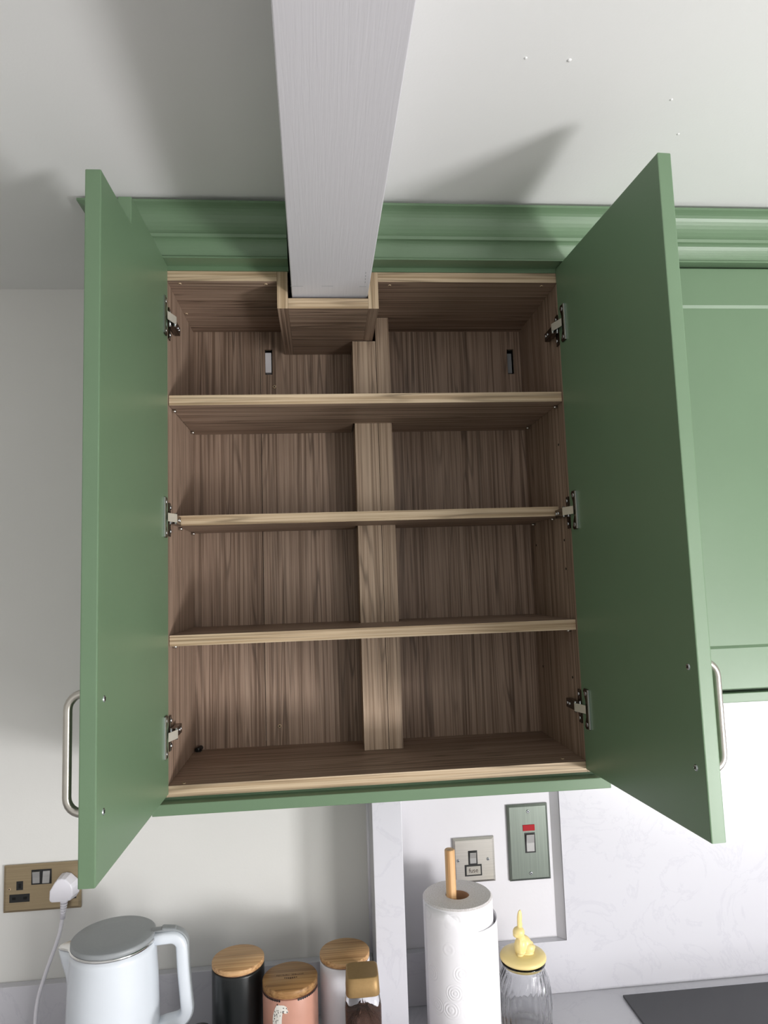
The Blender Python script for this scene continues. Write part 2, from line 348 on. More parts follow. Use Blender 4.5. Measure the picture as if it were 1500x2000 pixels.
# ---------------------------------------------------------------- doors (a mapping from door space to the world)
def dmap(hx, hy, ang, side):
    a = math.radians(ang)
    def f(t, o, z):                                       # t along the width, o = towards the outer face, z = height
        if side == 'L': return Vector((hx+math.cos(a)*t-math.sin(a)*o, hy-math.sin(a)*t-math.cos(a)*o, z))
        return Vector((hx-math.cos(a)*t+math.sin(a)*o, hy-math.sin(a)*t-math.cos(a)*o, z))
    return f
def door_mesh(f, outline, rect, th=0.020, rec=0.004, lip=0.006):
    bm = bmesh.new()
    inn = [bm.verts.new(f(t, 0, z)) for t, z in outline]; out = [bm.verts.new(f(t, th, z)) for t, z in outline]; n = len(outline)
    bm.faces.new(inn)
    for i in range(n): bm.faces.new((inn[i], inn[(i+1) % n], out[(i+1) % n], out[i]))
    t0, t1, z0, z1 = rect
    q = [bm.verts.new(f(t, th, z)) for t, z in ((t0, z0), (t1, z0), (t1, z1), (t0, z1))]
    q2 = [bm.verts.new(f(t, th-rec, z)) for t, z in ((t0+lip*.4, z0+lip*.4), (t1-lip*.4, z0+lip*.4), (t1-lip*.4, z1-lip*.4), (t0+lip*.4, z1-lip*.4))]
    for i in range(4): bm.faces.new((q[i], q[(i+1) % 4], q2[(i+1) % 4], q2[i]))
    bm.faces.new(q2)
    es = [bm.edges.get((out[i], out[(i+1) % n])) for i in range(n)]+[bm.edges.get((q[i], q[(i+1) % 4])) for i in range(4)]
    bmesh.ops.triangle_fill(bm, use_beauty=True, edges=es)
    bmesh.ops.recalc_face_normals(bm, faces=bm.faces)
    oset = set(out); iset = set(inn)
    be = [e for e in bm.edges if (set(e.verts) <= oset or set(e.verts) <= iset) and e.calc_face_angle(0) > 0.5]
    bmesh.ops.bevel(bm, geom=be, offset=0.0016, segments=2, affect='EDGES', profile=0.6)
    return bm
def handle_mesh(f, t, z0, z1, th=0.020, proj=0.0205, r=0.0052):
    bm = bmesh.new(); R = 0.0185; pts = [f(t, th, z1)]
    pts += [f(t, th+proj-R+R*math.sin(a), z1-R+R*math.cos(a)) for a in [k*PI/2/6 for k in range(7)]]
    pts += [f(t, th+proj-R+R*math.cos(a), z0+R-R*math.sin(a)) for a in [k*PI/2/6 for k in range(7)]]
    pts += [f(t, th, z0)]
    tube(bm, pts, r, 14, sub=1); return bm
def hinge_parts(f, door, panel, W0, sgn, z):
    """cup plate on the door, arm and mounting plate on the side panel; sgn=+1 when the cabinet lies to +x of the panel face"""
    bm = bmesh.new()
    def fb(bm, t0, t1, o0, o1, a, b, mat=0, bev=0.0006):
        vs = [bm.verts.new(f(t, o, zz)) for t in (t0, t1) for o in (o0, o1) for zz in (a, b)]
        fs = [bm.faces.new([vs[i] for i in q]) for q in ((0, 1, 3, 2), (4, 6, 7, 5), (0, 4, 5, 1), (2, 3, 7, 6), (0, 2, 6, 4), (1, 5, 7, 3))]
        for q in fs: q.material_index = mat
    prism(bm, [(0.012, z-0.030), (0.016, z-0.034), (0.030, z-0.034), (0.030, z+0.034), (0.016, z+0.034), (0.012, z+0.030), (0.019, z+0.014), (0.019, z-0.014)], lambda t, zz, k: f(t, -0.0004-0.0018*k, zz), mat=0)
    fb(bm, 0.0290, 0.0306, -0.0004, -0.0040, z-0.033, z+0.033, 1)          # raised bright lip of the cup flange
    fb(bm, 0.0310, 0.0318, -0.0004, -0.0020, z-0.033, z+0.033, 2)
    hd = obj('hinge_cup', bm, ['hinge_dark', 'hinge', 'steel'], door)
    for dz in (-0.026, 0.026): 
        bm = bmesh.new(); p = f(0.022, -0.0022, z+dz); d = (f(0, -1, 0)-f(0, 0, 0)).normalized(); cyl(bm, p, p+d*0.0014, 0.0038, 14)
        tmp = obj('s', bm, 'steel', door); tmp.name = 'hinge_screw'
    bm = bmesh.new(); X = lambda d: W0+sgn*d
    def xb(a, b, *r, **k): x0, x1 = sorted((X(a), X(b))); box(bm, x0, x1, *r, **k)
    xb(0.0003, 0.0022, 0.006, 0.018, z-0.030, z+0.028, bev=0.0006, mat=0)            # mounting plate wings
    xb(0.0022, 0.0032, 0.0045, 0.0065, z-0.029, z-0.010, mat=1); xb(0.0022, 0.0032, 0.0045, 0.0065, z+0.010, z+0.027, mat=1)
    for dz in (-0.021, 0.020): cyl(bm, (X(0.0022), 0.012, z+dz), (X(0.0042), 0.012, z+dz), 0.0036, 12, mat=2)
    xb(0.0022, 0.0125, 0.004, 0.052, z-0.0085, z+0.0075, bev=0.0012, mat=0)          # arm body
    for yy in (0.034, 0.044): cyl(bm, (X(0.0120), yy, z), (X(0.0136), yy, z), 0.0030, 12, mat=2)
    for yy in (0.002,):
        cyl(bm, (X(0.0045), yy, z-0.0095), (X(0.0045), yy, z+0.009), 0.0022, 8, mat=2); cyl(bm, (X(0.0135), yy, z-0.0095), (X(0.0135), yy, z+0.009), 0.0022, 8, mat=2)
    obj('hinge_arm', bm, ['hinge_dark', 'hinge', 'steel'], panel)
    bm = bmesh.new()                                                               # link from the arm to the cup plate, painted in a lit tone
    e = f(0.026, -0.0060, z); hx = e.x; dx = X(0.0165)
    a = [(dx, 0.0000), (dx, -0.0025), (hx, e.y-0.001), (hx, e.y+0.004)]
    prism(bm, a, lambda u, v, k: (u, v, z-0.0070+0.014*k), mat=0)
    obj('hinge_link', bm, 'hinge_lit', door)

# ---------------------------------------------------------------- the open wall cupboard
W, D, H, T = 0.7095, 0.2505, 0.900, 0.018
cab = thing('wall_cupboard', 'open sage green wall cupboard with three wood-grain shelves and notched top around the beam', 'cupboard', (W/2, D/2, 0.0))
side_l = obj('side_panel', mbox(-T, -0.0002, 0.0, 0.30, 0.0, H), ['wood_z', 'edge_z'], cab, frontmat=True)
side_r = obj('side_panel', mbox(W+0.0002, W+T, 0.0, 0.30, 0.0, H), ['wood_z', 'edge_z'], cab, frontmat=True)
obj('bottom_panel', mbox(0, W, 0.0, 0.30, 0.0, T), ['wood_x', 'edge_x'], cab, frontmat=True)
BX0, BX1, BX2, BX3, BZ, BT = 0.1925, 0.2115, 0.3560, 0.3745, 0.8315, 0.0190
obj('top_panel', mbox(0, BX0-0.0002, 0.0, 0.30, H-T, H), ['wood_x', 'edge_x'], cab, frontmat=True)
obj('top_panel', mbox(BX3+0.0002, W, 0.0, 0.30, H-T, H), ['wood_x', 'edge_x'], cab, frontmat=True)
obj('beam_box_side', mbox(BX0, BX1, 0.0, D, BZ, H), ['wood_y', 'edge_z'], cab, frontmat=True)
obj('beam_box_side', mbox(BX2, BX3, 0.0, D, BZ, H), ['wood_y', 'edge_z'], cab, frontmat=True)
obj('beam_box_floor', mbox(BX1+0.0003, BX2-0.0003, 0.0, D, BZ, BZ+BT), ['wood_x', 'edge_x'], cab, frontmat=True)
SL = (0.150, 0.1655, 0.788, 0.843); SR = (0.679, 0.694, 0.786, 0.842); SEAM = 0.1395
bm = bmesh.new(); holed(bm, 0.0, SEAM-0.0006, T, H-T, D, D+0.006, []); obj('back_panel', bm, 'wood_z', cab)
bm = bmesh.new(); holed(bm, SEAM+0.0006, W, T, H-T, D+0.0005, D+0.0065, [SL, SR]); obj('back_panel', bm, 'wood_z', cab)
for (a, b, c, d), m, dy, lab in ((SL, 'ceramic_white', 0.001, 'pale bracket cover in the slot'), (SR, 'kettle_grey', 0.010, None)):
    bm = bmesh.new(); box(bm, a-0.004, b+0.004, D+0.0245, D+0.026, c-0.004, d+0.004, mat=1); box(bm, a+0.0003, b-0.0022, D+dy, D+0.024, c+0.0045, d-0.0065, bev=0.001, mat=0)
    obj('hanging_bracket', bm, [m, 'void'], cab, label=lab)
# shelves, notched round the pipe cover
CX0, CX1, CYF = 0.3335, 0.4085, 0.166
S = [(0.6772, 0.010, 'top'), (0.4699, 0.062, 'middle'), (0.2610, 0.010, 'low')]
for z, y0, nm in S:
    bm = bmesh.new(); pts = [(0.0008, y0), (W-0.0008, y0), (W-0.0008, D-0.001), (CX1+0.002, D-0.001), (CX1+0.002, CYF-0.001), (CX0-0.004, CYF-0.001), (CX0-0.004, D-0.001), (0.0008, D-0.001)]
    prism(bm, pts, lambda u, v, k, z=z: (u, v, z-T*k))
    obj('shelf', bm, ['wood_x', 'edge_x'], cab, frontmat=True)
for z, y0, nm in S:
    for x, s in ((0.0, 1), (W, -1)):
        for yy in (y0+0.03, D-0.035):
            bm = bmesh.new(); cyl(bm, (x, yy, z-T-0.003), (x+s*0.007, yy, z-T-0.003), 0.0026, 10); obj('shelf_pin', bm, 'nickel', cab)
def hole(p, n, r=0.0024):
    bm = bmesh.new(); p = Vector(p); n = Vector(n); cyl(bm, p-n*0.0004, p+n*0.00015, r, 10); obj('pin_hole', bm, 'void', cab)
for zz in (0.585, 0.405, 0.352, 0.155): hole((W, 0.045, zz), (-1, 0, 0)); 
for zz in (0.405, 0.155): hole((W, 0.215, zz), (-1, 0, 0))
# pipe cover: wide board and a return board whose edge shows as a seam
bm = bmesh.new()
box(bm, CX0, 0.3803, CYF, CYF+0.016, T+0.0002, BZ-0.0012)
obj('pipe_cover_front', bm, ['pipe_z', 'pipe_z'], cab)
obj('pipe_cover_side', mbox(0.3815, CX1, CYF+0.0004, D-0.0005, T+0.0002, H-T-0.0015), 'pipe_z', cab)
bm = bmesh.new(); box(bm, CX0+0.001, CX0+0.016, CYF+0.0165, D-0.0005, T+0.0002, BZ-0.0012); obj('pipe_cover_side', bm, 'pipe_z', cab)
bm = bmesh.new(); box(bm, CX0+0.0005, BX3, CYF+0.0005, D-0.001, BZ-0.0012, BZ-0.0003); obj('pipe_cover_gap', bm, 'void', cab)
# screws seen inside
screw(cab, (0.169, D-0.0002, 0.761), (0, -1, 0), 0.0042, 'brass'); screw(cab, (0.167, D-0.0002, 0.056), (0, -1, 0), 0.0042, 'brass')
for x, y in ((0.020, 0.012), (0.172, 0.012), (0.397, 0.014), (0.684, 0.014), (0.005, 0.150)): screw(cab, (x, y, H-T), (0, 0, -1), 0.0030, 'brass')
for x, y in ((0.024, 0.010), (0.675, 0.024)): screw(cab, (x, y, T), (0, 0, 1), 0.0028, 'brass')
# light pelmet below the carcass
bm = bmesh.new(); box(bm, -0.021, 0.7425, -0.020, 0.29, -0.0235, -0.0052, bev=0.0012); obj('light_pelmet', bm, 'green', cab)
bm = bmesh.new(); box(bm, -0.010, 0.735, 0.004, 0.28, -0.0052, -0.0002); obj('pelmet_packer', bm, 'green', cab)
# exterior end panels
# doors
ZD0, ZD1, WDR = 0.0055, 0.9065, 0.352
fL = dmap(0.0017, -0.0025, 90.8, 'L'); fR = dmap(W-0.0035, -0.0035, 93.57, 'R')
nt, nz = 0.2205, 0.8665
dl = obj('door', door_mesh(fL, [(0, ZD0), (WDR, ZD0), (WDR, nz), (nt, nz), (nt, ZD1+.001), (0, ZD1+.001)], (0.07, WDR-0.07, ZD0+0.072, ZD1-0.075)), 'green', cab, label='left door with a notch cut in its top corner')
dr = obj('door', door_mesh(fR, [(0, ZD0), (WDR, ZD0), (WDR, ZD1), (0, ZD1)], (0.07, WDR-0.07, ZD0+0.072, ZD1-0.075)), 'green', cab, label='right door, in shade on its inner face')
obj('handle', handle_mesh(fL, 0.331, 0.082, 0.219), 'nickel', dl)
obj('handle', handle_mesh(fR, 0.331, 0.087, 0.222, proj=0.019), 'nickel', dr)
for z in (0.211, 0.081): p = fL(0.3265, 0, z); screw(dl, p, fL(0, -1, 0)-fL(0, 0, 0), 0.0042, 'steel', 'handle_screw')
for z in (0.217, 0.091): p = fR(0.331, 0, z); screw(dr, p, fR(0, -1, 0)-fR(0, 0, 0), 0.0042, 'steel', 'handle_screw')
for z in (0.808, 0.459, 0.101): hinge_parts(fL, dl, side_l, 0.0, 1, z)
for z in (0.795, 0.454, 0.111): hinge_parts(fR, dr, side_r, W, -1, z)
bm = bmesh.new(); cyl(bm, (-0.0+0.0055, 0.228, 0.0225), (0.0125, 0.243, 0.0240), 0.0042, 12)
box(bm, 0.0060, 0.0140, 0.2275, 0.2445, 0.0182, 0.0205, bev=0.0008)
tag(obj('plastic_clip', bm, 'black', base=(0.008, 0.236, 0.018)), 'small black plastic clip in the back left corner of the cupboard bottom', 'clip')

# ---------------------------------------------------------------- the closed cupboard on the right
cab2 = thing('wall_cupboard', 'closed sage green wall cupboard with framed door, at the right edge', 'cupboard', (1.05, 0.14, 0.1252))
X0, X1 = 0.7440, 1.3440
bm = bmesh.new(); box(bm, X0, X0+0.018, 0, 0.30, 0.1252, 0.9); box(bm, X1-0.018, X1, 0, 0.30, 0.1252, 0.9)
box(bm, X0+0.018, X1-0.018, 0, 0.30, 0.1252, 0.1432); box(bm, X0+0.018, X1-0.018, 0, 0.30, 0.882, 0.9); box(bm, X0+0.018, X1-0.018, 0.29, 0.296, 0.1432, 0.882)
obj('carcass', bm, 'green', cab2)
f2 = lambda t, o, z: Vector((X0+0.001+t, -0.0005-o, z)); wd = X1-X0-0.002
d2 = obj('door', door_mesh(f2, [(0, 0.1305), (wd, 0.1305), (wd, 0.9025), (0, 0.9025)], (0.07, wd-0.07, 0.2015, 0.8310), rec=0.0035, lip=0.012), 'green', cab2)
obj('handle', handle_mesh(f2, wd-0.03, 0.18, 0.32), 'nickel', d2)
bm = bmesh.new(); box(bm, X0, X1, -0.020, 0.29, 0.1075, 0.1240, bev=0.0012); obj('light_pelmet', bm, 'green', cab2)

# ---------------------------------------------------------------- cornice in two runs each side of the beam, with a mitred return
# profile: (distance in front of the carcass, z)
prof = [(0.0714, 0.9925), (0.0714, 0.9885)]
for k in range(1, 9): a = k/8*PI/2; prof.append((0.0690-0.0225*math.sin(a), 0.9870-0.0325*(1-math.cos(a))-0.003*k/8))   # upper cove
prof += [(0.0470, 0.9480), (0.0480, 0.9450), (0.0465, 0.9400), (0.0420, 0.9385)]
for k in range(1, 9): a = k/8*PI/2; prof.append((0.0415-0.0125*math.sin(a)+0.002*math.sin(2*a), 0.9375-0.0240*(1-math.cos(a))))
prof += [(0.0310, 0.9135), (0.0325, 0.9115), (0.0325, 0.9085), (0.0015, 0.9085), (0.0015, 0.9004), (-0.006, 0.9004), (-0.006, 0.9925)]
corn = thing('cornice', 'sage green moulded cornice along the ceiling above both cupboards', 'cornice', (0.5, -0.03, 0.906))
XL = -0.0600
def run(x0, x1, mitre0=False):
    bm = bmesh.new()
    prism(bm, prof, lambda u, v, k: ((x0-(u if mitre0 else 0)) if k == 0 else x1, -u, v)); return bm
obj('moulding', run(XL, 0.2135, True), 'green', corn); obj('moulding', run(0.3575, X1), 'green', corn)
bm = bmesh.new(); prism(bm, prof, lambda u, v, k: (XL-u, (-u if k == 0 else YW-0.001), v)); obj('moulding', bm, 'green', corn)
bm = bmesh.new(); box(bm, XL-0.055, 0.2135, -0.055, -0.045, 0.9925, ZC-0.0003); box(bm, 0.3575, X1, -0.055, -0.045, 0.9925, ZC-0.0003); box(bm, XL-0.055, XL-0.045, -0.045, YW-0.001, 0.9925, ZC-0.0003)
obj('filler_strip', bm, 'green', corn)
ep = obj('end_panel', mbox(XL+0.006, -0.0186, 0.0, YW-0.001, -0.0235, 0.8995), 'green', cab)

# ---------------------------------------------------------------- switch plates and sockets on the wall
def plate(parent, x0, x1, z0, z1, mat, y=YW-0.001):
    bm = bmesh.new(); d = 0.004; bl_ = 0.0045
    prism(bm, [(y, 0), (y-d*0.55, 0), (y-d-0.002, bl_), (y-d-0.002, 1), (y, 1)][:0] or [(0, 0), (1, 0), (1, 1), (0, 1)], lambda u, v, k: ((x0+u*(x1-x0)), (y, y-d)[k], z0+v*(z1-z0)))
    bm.faces.ensure_lookup_table()
    a = [bm.verts.new((x0+i*(x1-x0), y-d, z0+j*(z1-z0))) for i, j in ((0, 0), (1, 0), (1, 1), (0, 1))]
    b = [bm.verts.new((xx, y-d-0.0022, zz)) for xx, zz in ((x0+bl_, z0+bl_), (x1-bl_, z0+bl_), (x1-bl_, z1-bl_), (x0+bl_, z1-bl_))]
    for i in range(4): bm.faces.new((a[i], a[(i+1) % 4], b[(i+1) % 4], b[i]))
    bm.faces.new(b); bmesh.ops.remove_doubles(bm, verts=bm.verts, dist=1e-5)
    return obj('plate', bm, mat, parent), y-d-0.0022
def rocker(parent, x0, x1, z0, z1, y, mat='rocker', down=True):
    obj('switch_surround', mbox(x0-0.003, x1+0.003, y-0.0008, y+0.001, z0-0.003, z1+0.003, bev=0.0004), 'black', parent)
    bm = bmesh.new(); zm = (z0+z1)/2; a, b = (0.0045, 0.0015) if down else (0.0015, 0.0045)
    prism(bm, [(y-0.0006, z0), (y-0.0006-b, z0), (y-0.0026, zm), (y-0.0006-a, z1), (y-0.0006, z1)], lambda u, v, k: ((x0, x1)[k], u, v))
    bmesh.ops.bevel(bm, geom=bm.edges[:], offset=0.0006, segments=2, affect='EDGES', profile=0.5)
    return obj('rocker_switch', bm, mat, parent)
# double socket, left
so = thing('double_socket', 'aged nickel double wall socket with one empty outlet, left of the kettle', 'socket', (-0.311, 0.305, -0.288))
_, y = plate(so, -0.3855, -0.2370, -0.2880, -0.1990, 'plate_bronze')
rocker(so, -0.3295, -0.3160, -0.2345, -0.2120, y, 'rocker'); rocker(so, -0.3100, -0.2965, -0.2345, -0.2120, y, 'rocker', False)
def outlet(cx, bare=True):
    for x0, x1, z0, z1 in ((cx-0.0065, cx+0.0065, -0.2460, -0.2290), (cx-0.0195, cx+0.0195, -0.2690, -0.2535)):
        obj('outlet_insert', mbox(x0, x1, y-0.0003, y+0.003, z0, z1, bev=0.0004), 'black', so)
    bm = bmesh.new()
    for x0, x1, z0, z1 in ((cx-0.0022, cx+0.0022, -0.2425, -0.2335), (cx-0.0140, cx-0.0075, -0.2640, -0.2590), (cx+0.0075, cx+0.0140, -0.2640, -0.2590)): box(bm, x0, x1, y-0.0006, y+0.002, z0, z1)
    obj('pin_slot', bm, 'void', so)
outlet(-0.3545); outlet(-0.2650)
screw(so, (-0.374, y, -0.2430), (0, -1, 0), 0.0030, 'brass')
# plug
pg = thing('plug', 'white moulded plug pushed into the left double socket, lead hanging down', 'plug', (-0.2640, 0.28, -0.268))
bm = bmesh.new(); px = -0.2645
sil = [(-0.0240, -0.2640), (-0.0255, -0.2600), (-0.0250, -0.2425), (-0.0150, -0.2260), (-0.0085, -0.2190), (0.0, -0.2175), (0.0090, -0.2195), (0.0215, -0.2310), (0.0250, -0.2400), (0.0250, -0.2560), (0.0190, -0.2650), (0.010, -0.2665), (-0.0200, -0.2665)]
a, b, fs = prism(bm, sil, lambda u, v, k: (px+u*(1.0, 0.86)[k]+(0, -0.002)[k], y-0.0008-(0, 0.0250)[k], -0.245+(v+0.245)*(1.0, 0.88)[k]))
bmesh.ops.bevel(bm, geom=[e for e in bm.edges if set(e.verts) <= set(b)], offset=0.003, segments=3, affect='EDGES', profile=0.6)
obj('body', bm, 'white_plastic', pg)
bm = bmesh.new(); yc = y-0.014
for k in range(6): cyl(bm, (px+0.0005-0.0004*k, yc, -0.2655-k*0.0052), (px+0.0005-0.0004*k, yc, -0.2655-k*0.0052-0.0038), 0.0072-k*0.0005, 14); 
cyl(bm, (px, yc, -0.262), (px-0.002, yc, -0.300), 0.0048, 14); obj('strain_relief', bm, 'white_plastic', pg)
bm = bmesh.new(); tube(bm, [(px-0.002, yc, -0.298), (-0.2700, 0.277, -0.330), (-0.2880, 0.268, -0.385), (-0.2990, 0.258, -0.430), (-0.3000, 0.250, -0.470), (-0.2920, 0.235, -0.505), (-0.270, 0.200, ZK+0.004), (-0.235, 0.165, ZK+0.004), (-0.205, 0.145, ZK+0.004)], 0.0036, 12, 6)
obj('lead', bm, 'white_plastic', pg)
# fused spur
fs_ = thing('fused_spur', 'square brushed nickel fused switch plate behind the paper roll', 'switch', (0.563, 0.305, -0.298))
_, y = plate(fs_, 0.5210, 0.6095, -0.2960, -0.2060, 'plate_nickel')
rocker(fs_, 0.5555, 0.5690, -0.2570, -0.2345, y)
obj('fuse_surround', mbox(0.5440, 0.5805, y-0.0007, y+0.001, -0.2825, -0.2595, bev=0.0003), 'black', fs_)
fh = obj('fuse_holder', mbox(0.5470, 0.5775, y-0.0022, y+0.001, -0.2795, -0.2625, bev=0.0005), 'nickel', fs_)
screw(fs_, (0.5305, y, -0.2500), (0, -1, 0), 0.0032, 'steel'); screw(fs_, (0.5945, y, -0.2505), (0, -1, 0), 0.0032, 'steel')
def text(parent, s, x, y, z, size, mat, name='lettering', rot=(PI/2, 0, 0), ext=0.0001):
    c = bpy.data.curves.new(name, 'FONT'); c.body = s; c.size = size; c.align_x = 'CENTER'; c.align_y = 'CENTER'; c.extrude = ext
    o = bpy.data.objects.new(name, c); C.objects.link(o); c.materials.append(M[mat])
    dg = bpy.context.evaluated_depsgraph_get(); me = bpy.data.meshes.new_from_object(o.evaluated_get(dg)); bpy.data.objects.remove(o)
    o = bpy.data.objects.new(name, me); C.objects.link(o); o.parent = parent; o.location = Vector((x, y, z))-wpos(parent); o.rotation_euler = rot
    return o
text(fs_, 'fuse', 0.5622, y-0.0023, -0.2710, 0.0125, 'hinge_dark')
# cooker switch
cs = thing('cooker_switch', 'tall brushed steel cooker switch plate with red neon, right of the fused switch', 'switch', (0.686, 0.305, -0.303))
_, y = plate(cs, 0.6405, 0.7290, -0.3000, -0.1450, 'plate_green')
rocker(cs, 0.6790, 0.6960, -0.2410, -0.2060, y)
obj('neon_lamp', mbox(0.6730, 0.6990, y-0.0012, y+0.001, -0.1990, -0.1865, bev=0.0005), 'neon', cs)
screw(cs, (0.6860, y, -0.1595), (0, -1, 0), 0.0036, 'steel'); screw(cs, (0.6860, y, -0.2855), (0, -1, 0), 0.0036, 'steel')

# ---------------------------------------------------------------- things on the worktop
# kettle
KX, KY, KZ = -0.1245, 0.138, -0.268
ke = thing('kettle', 'white electric kettle with a flat grey lid and open handle', 'kettle', (KX, KY, ZK))
bm = bmesh.new(); lathe(bm, KX, KY, [(0.070, ZK+0.0004), (0.076, ZK+0.003), (0.076, ZK+0.016), (0.072, ZK+0.021)], 56); obj('power_base', bm, 'black', ke)
bm = bmesh.new()
kp = [(0.066, ZK+0.022), (0.0765, ZK+0.026), (0.0785, ZK+0.045), (0.0780, ZK+0.11), (0.0755, ZK+0.18), (0.0730, ZK+0.222), (0.0720, KZ-0.013)]
def kmod(r, z, th):                                        # the spout swells out of the left rim
    d = abs((th-PI*1.03+PI) % (2*PI)-PI); s = max(0, 1-d/0.34)*max(0, (z-(KZ-0.085))/0.072); return r+0.020*s*s*(3-2*s) if s > 0 else r, 0
lathe(bm, KX, KY, [(a, b) for a, b in kp[:5]]+[(0.0745, KZ-0.060), (0.0735, KZ-0.045), (0.0730, KZ-0.035), (0.0725, KZ-0.025), (0.0720, KZ-0.013)], 96, kmod); obj('body', bm, 'kettle', ke)
bm = bmesh.new(); lathe(bm, KX, KY, [(0.0722, KZ-0.0135), (0.0732, KZ-0.0125), (0.0732, KZ-0.0095), (0.0715, KZ-0.0085)], 96, lambda r, z, th: (r+0.019*(lambda s: s*s*(3-2*s))(max(0, 1-abs((th-PI*1.03+PI) % (2*PI)-PI)/0.30)), 0)); obj('steel_rim', bm, 'chrome', ke)
bm = bmesh.new(); lathe(bm, KX, KY, [(0.0705, KZ-0.0090), (0.0715, KZ-0.0070), (0.0712, KZ-0.0015), (0.0690, KZ), (0.040, KZ+0.0006), (0.002, KZ+0.0007)], 72); obj('lid', bm, 'kettle_grey', ke)
ha = 0.10                                                   # handle direction, nearly +x
hd_ = Vector((math.cos(ha), math.sin(ha), 0)); base = Vector((KX, KY, 0))
def K(r, z): q = base+hd_*r; return (q.x, q.y, z)
side = Vector((-hd_.y, hd_.x, 0))
def band(path, wid, thk, mat, name):
    bm = bmesh.new(); rings = []
    for i, (r, z) in enumerate(path):
        a = Vector(path[max(i-1, 0)]); b = Vector(path[min(i+1, len(path)-1)]); t = (b-a).normalized(); n = Vector((-t.y, t.x))
        ring = []
        for k in range(16):
            th = 2*PI*k/16; c, s = math.cos(th), math.sin(th); c = math.copysign(abs(c)**0.55, c); s = math.copysign(abs(s)**0.55, s)
            q = base+hd_*(r+n.x*s*thk)+side*c*wid; ring.append(bm.verts.new((q.x, q.y, z+n.y*s*thk)))
        rings.append(ring)
    for u, v in zip(rings, rings[1:]):
        for k in range(16): f = bm.faces.new((u[k], u[(k+1) % 16], v[(k+1) % 16], v[k])); f.smooth = True
    bm.faces.new(rings[0][::-1]); bm.faces.new(rings[-1]); return obj(name, bm, mat, ke)
def arc(c, R, a0, a1, n=6): return [(c[0]+R*math.cos(math.radians(a0+(a1-a0)*k/n)), c[1]+R*math.sin(math.radians(a0+(a1-a0)*k/n))) for k in range(n+1)]
ht = KZ-0.010
hp = [(0.064, ht-0.004), (0.085, ht-0.004)]+arc((0.097, ht-0.024), 0.020, 90, 10)+[(0.1190, ht-0.06), (0.1230, ht-0.105)]+arc((0.105, ht-0.128), 0.020, 0, -85)+[(0.090, ht-0.150), (0.070, ht-0.154)]
band(hp, 0.0150, 0.0105, 'kettle', 'handle')
gp = [(0.064, ht+0.0085), (0.085, ht+0.0085)]+arc((0.0985, ht-0.0215), 0.0295, 88, 12)+[(0.1285, ht-0.06), (0.1330, ht-0.105)]+arc((0.1055, ht-0.128), 0.0300, 0, -70)
band(gp, 0.0085, 0.0022, 'kettle_grey', 'handle_inlay')
bm = bmesh.new(); box(bm, 0.094-0.012, 0.094+0.014, -0.0085, 0.0085, ht+0.009, ht+0.0135, bev=0.003, seg=3)
for v in bm.verts: q = base+hd_*v.co.x+side*v.co.y; v.co = Vector((q.x, q.y, v.co.z-max(0, v.co.x-0.094)*0.25))
obj('lid_button', bm, 'kettle_grey', ke)
# black pot between kettle and canisters
bm = bmesh.new(); lathe(bm, 0.036, 0.068, [(0.018, ZK+0.0004), (0.022, ZK+0.006), (0.0235, ZK+0.05), (0.0235, ZK+0.105), (0.0225, ZK+0.117), (0.018, ZK+0.1235), (0.008, ZK+0.1265), (0.002, ZK+0.127)], 40)
pot = thing('pot', 'small black pot just showing between the kettle and black canister', 'pot', (0.036, 0.068, ZK)); obj('body', bm, 'black', pot)
bm = bmesh.new(); lathe(bm, 0.036, 0.068, [(0.0238, ZK+0.104), (0.0245, ZK+0.106), (0.0245, ZK+0.109), (0.0236, ZK+0.111)], 40); obj('rim', bm, 'ceramic_black', pot)
# canisters
def canister(name, label, x, y, r, ztop, mat, lidmat, lid=0.0105, group='canisters by the wall'):
    t = thing(name, label, 'canister', (x, y, ZK), group)
    bm = bmesh.new(); zb = ztop-lid
    lathe(bm, x, y, [(r*0.93, ZK+0.0004), (r, ZK+0.004), (r, zb-0.004), (r*0.985, zb-0.0005)], 64); obj('body', bm, mat, t)
    bm = bmesh.new(); lathe(bm, x, y, [(r*0.94, zb-0.0004), (r*0.94, zb+0.0012)], 48); obj('seal', bm, 'glaze', t)
    bm = bmesh.new(); lathe(bm, x, y, [(r*0.985, zb+0.0013), (r*1.0, zb+0.0022), (r*1.0, ztop-0.0016), (r*0.975, ztop)], 64)
    for f in bm.faces: f.smooth = abs(f.normal.z) < 0.8 if f.normal.length else True
    obj('lid', bm, lidmat, t); return t
canister('canister', 'tall black ceramic canister with a pale bamboo lid', 0.090, 0.160, 0.0470, -0.335, 'ceramic_black', 'bamboo')
canister('canister', 'tall white ceramic canister with a bamboo lid, behind the coffee jar', 0.2845, 0.160, 0.0460, -0.338, 'ceramic_white', 'bamboo')
lx, ly, lr, lz = 0.1860, 0.118, 0.0485, -0.3525
le = canister('canister', 'shorter peach canister with a spotted leopard print and brown bamboo lid', lx, ly, lr, lz, 'ceramic_pink', 'bamboo_brown', 0.014)
def wrap(name, polys, mat, off):
    bm = bmesh.new()
    for poly in polys:
        vs = []
        for s, z in poly: a = s/lr; vs.append(bm.verts.new((lx+math.sin(a)*(lr+off), ly-math.cos(a)*(lr+off), z)))
        bm.faces.new(vs)
    return obj(name, bm, mat, le)
lzb = lz-0.014; z0 = lzb-0.009
def blob(cx, cz, rx, rz, n=10, rot=0): return [(cx+rx*math.cos(2*PI*k/n+rot), cz+rz*math.sin(2*PI*k/n+rot)) for k in range(n)]
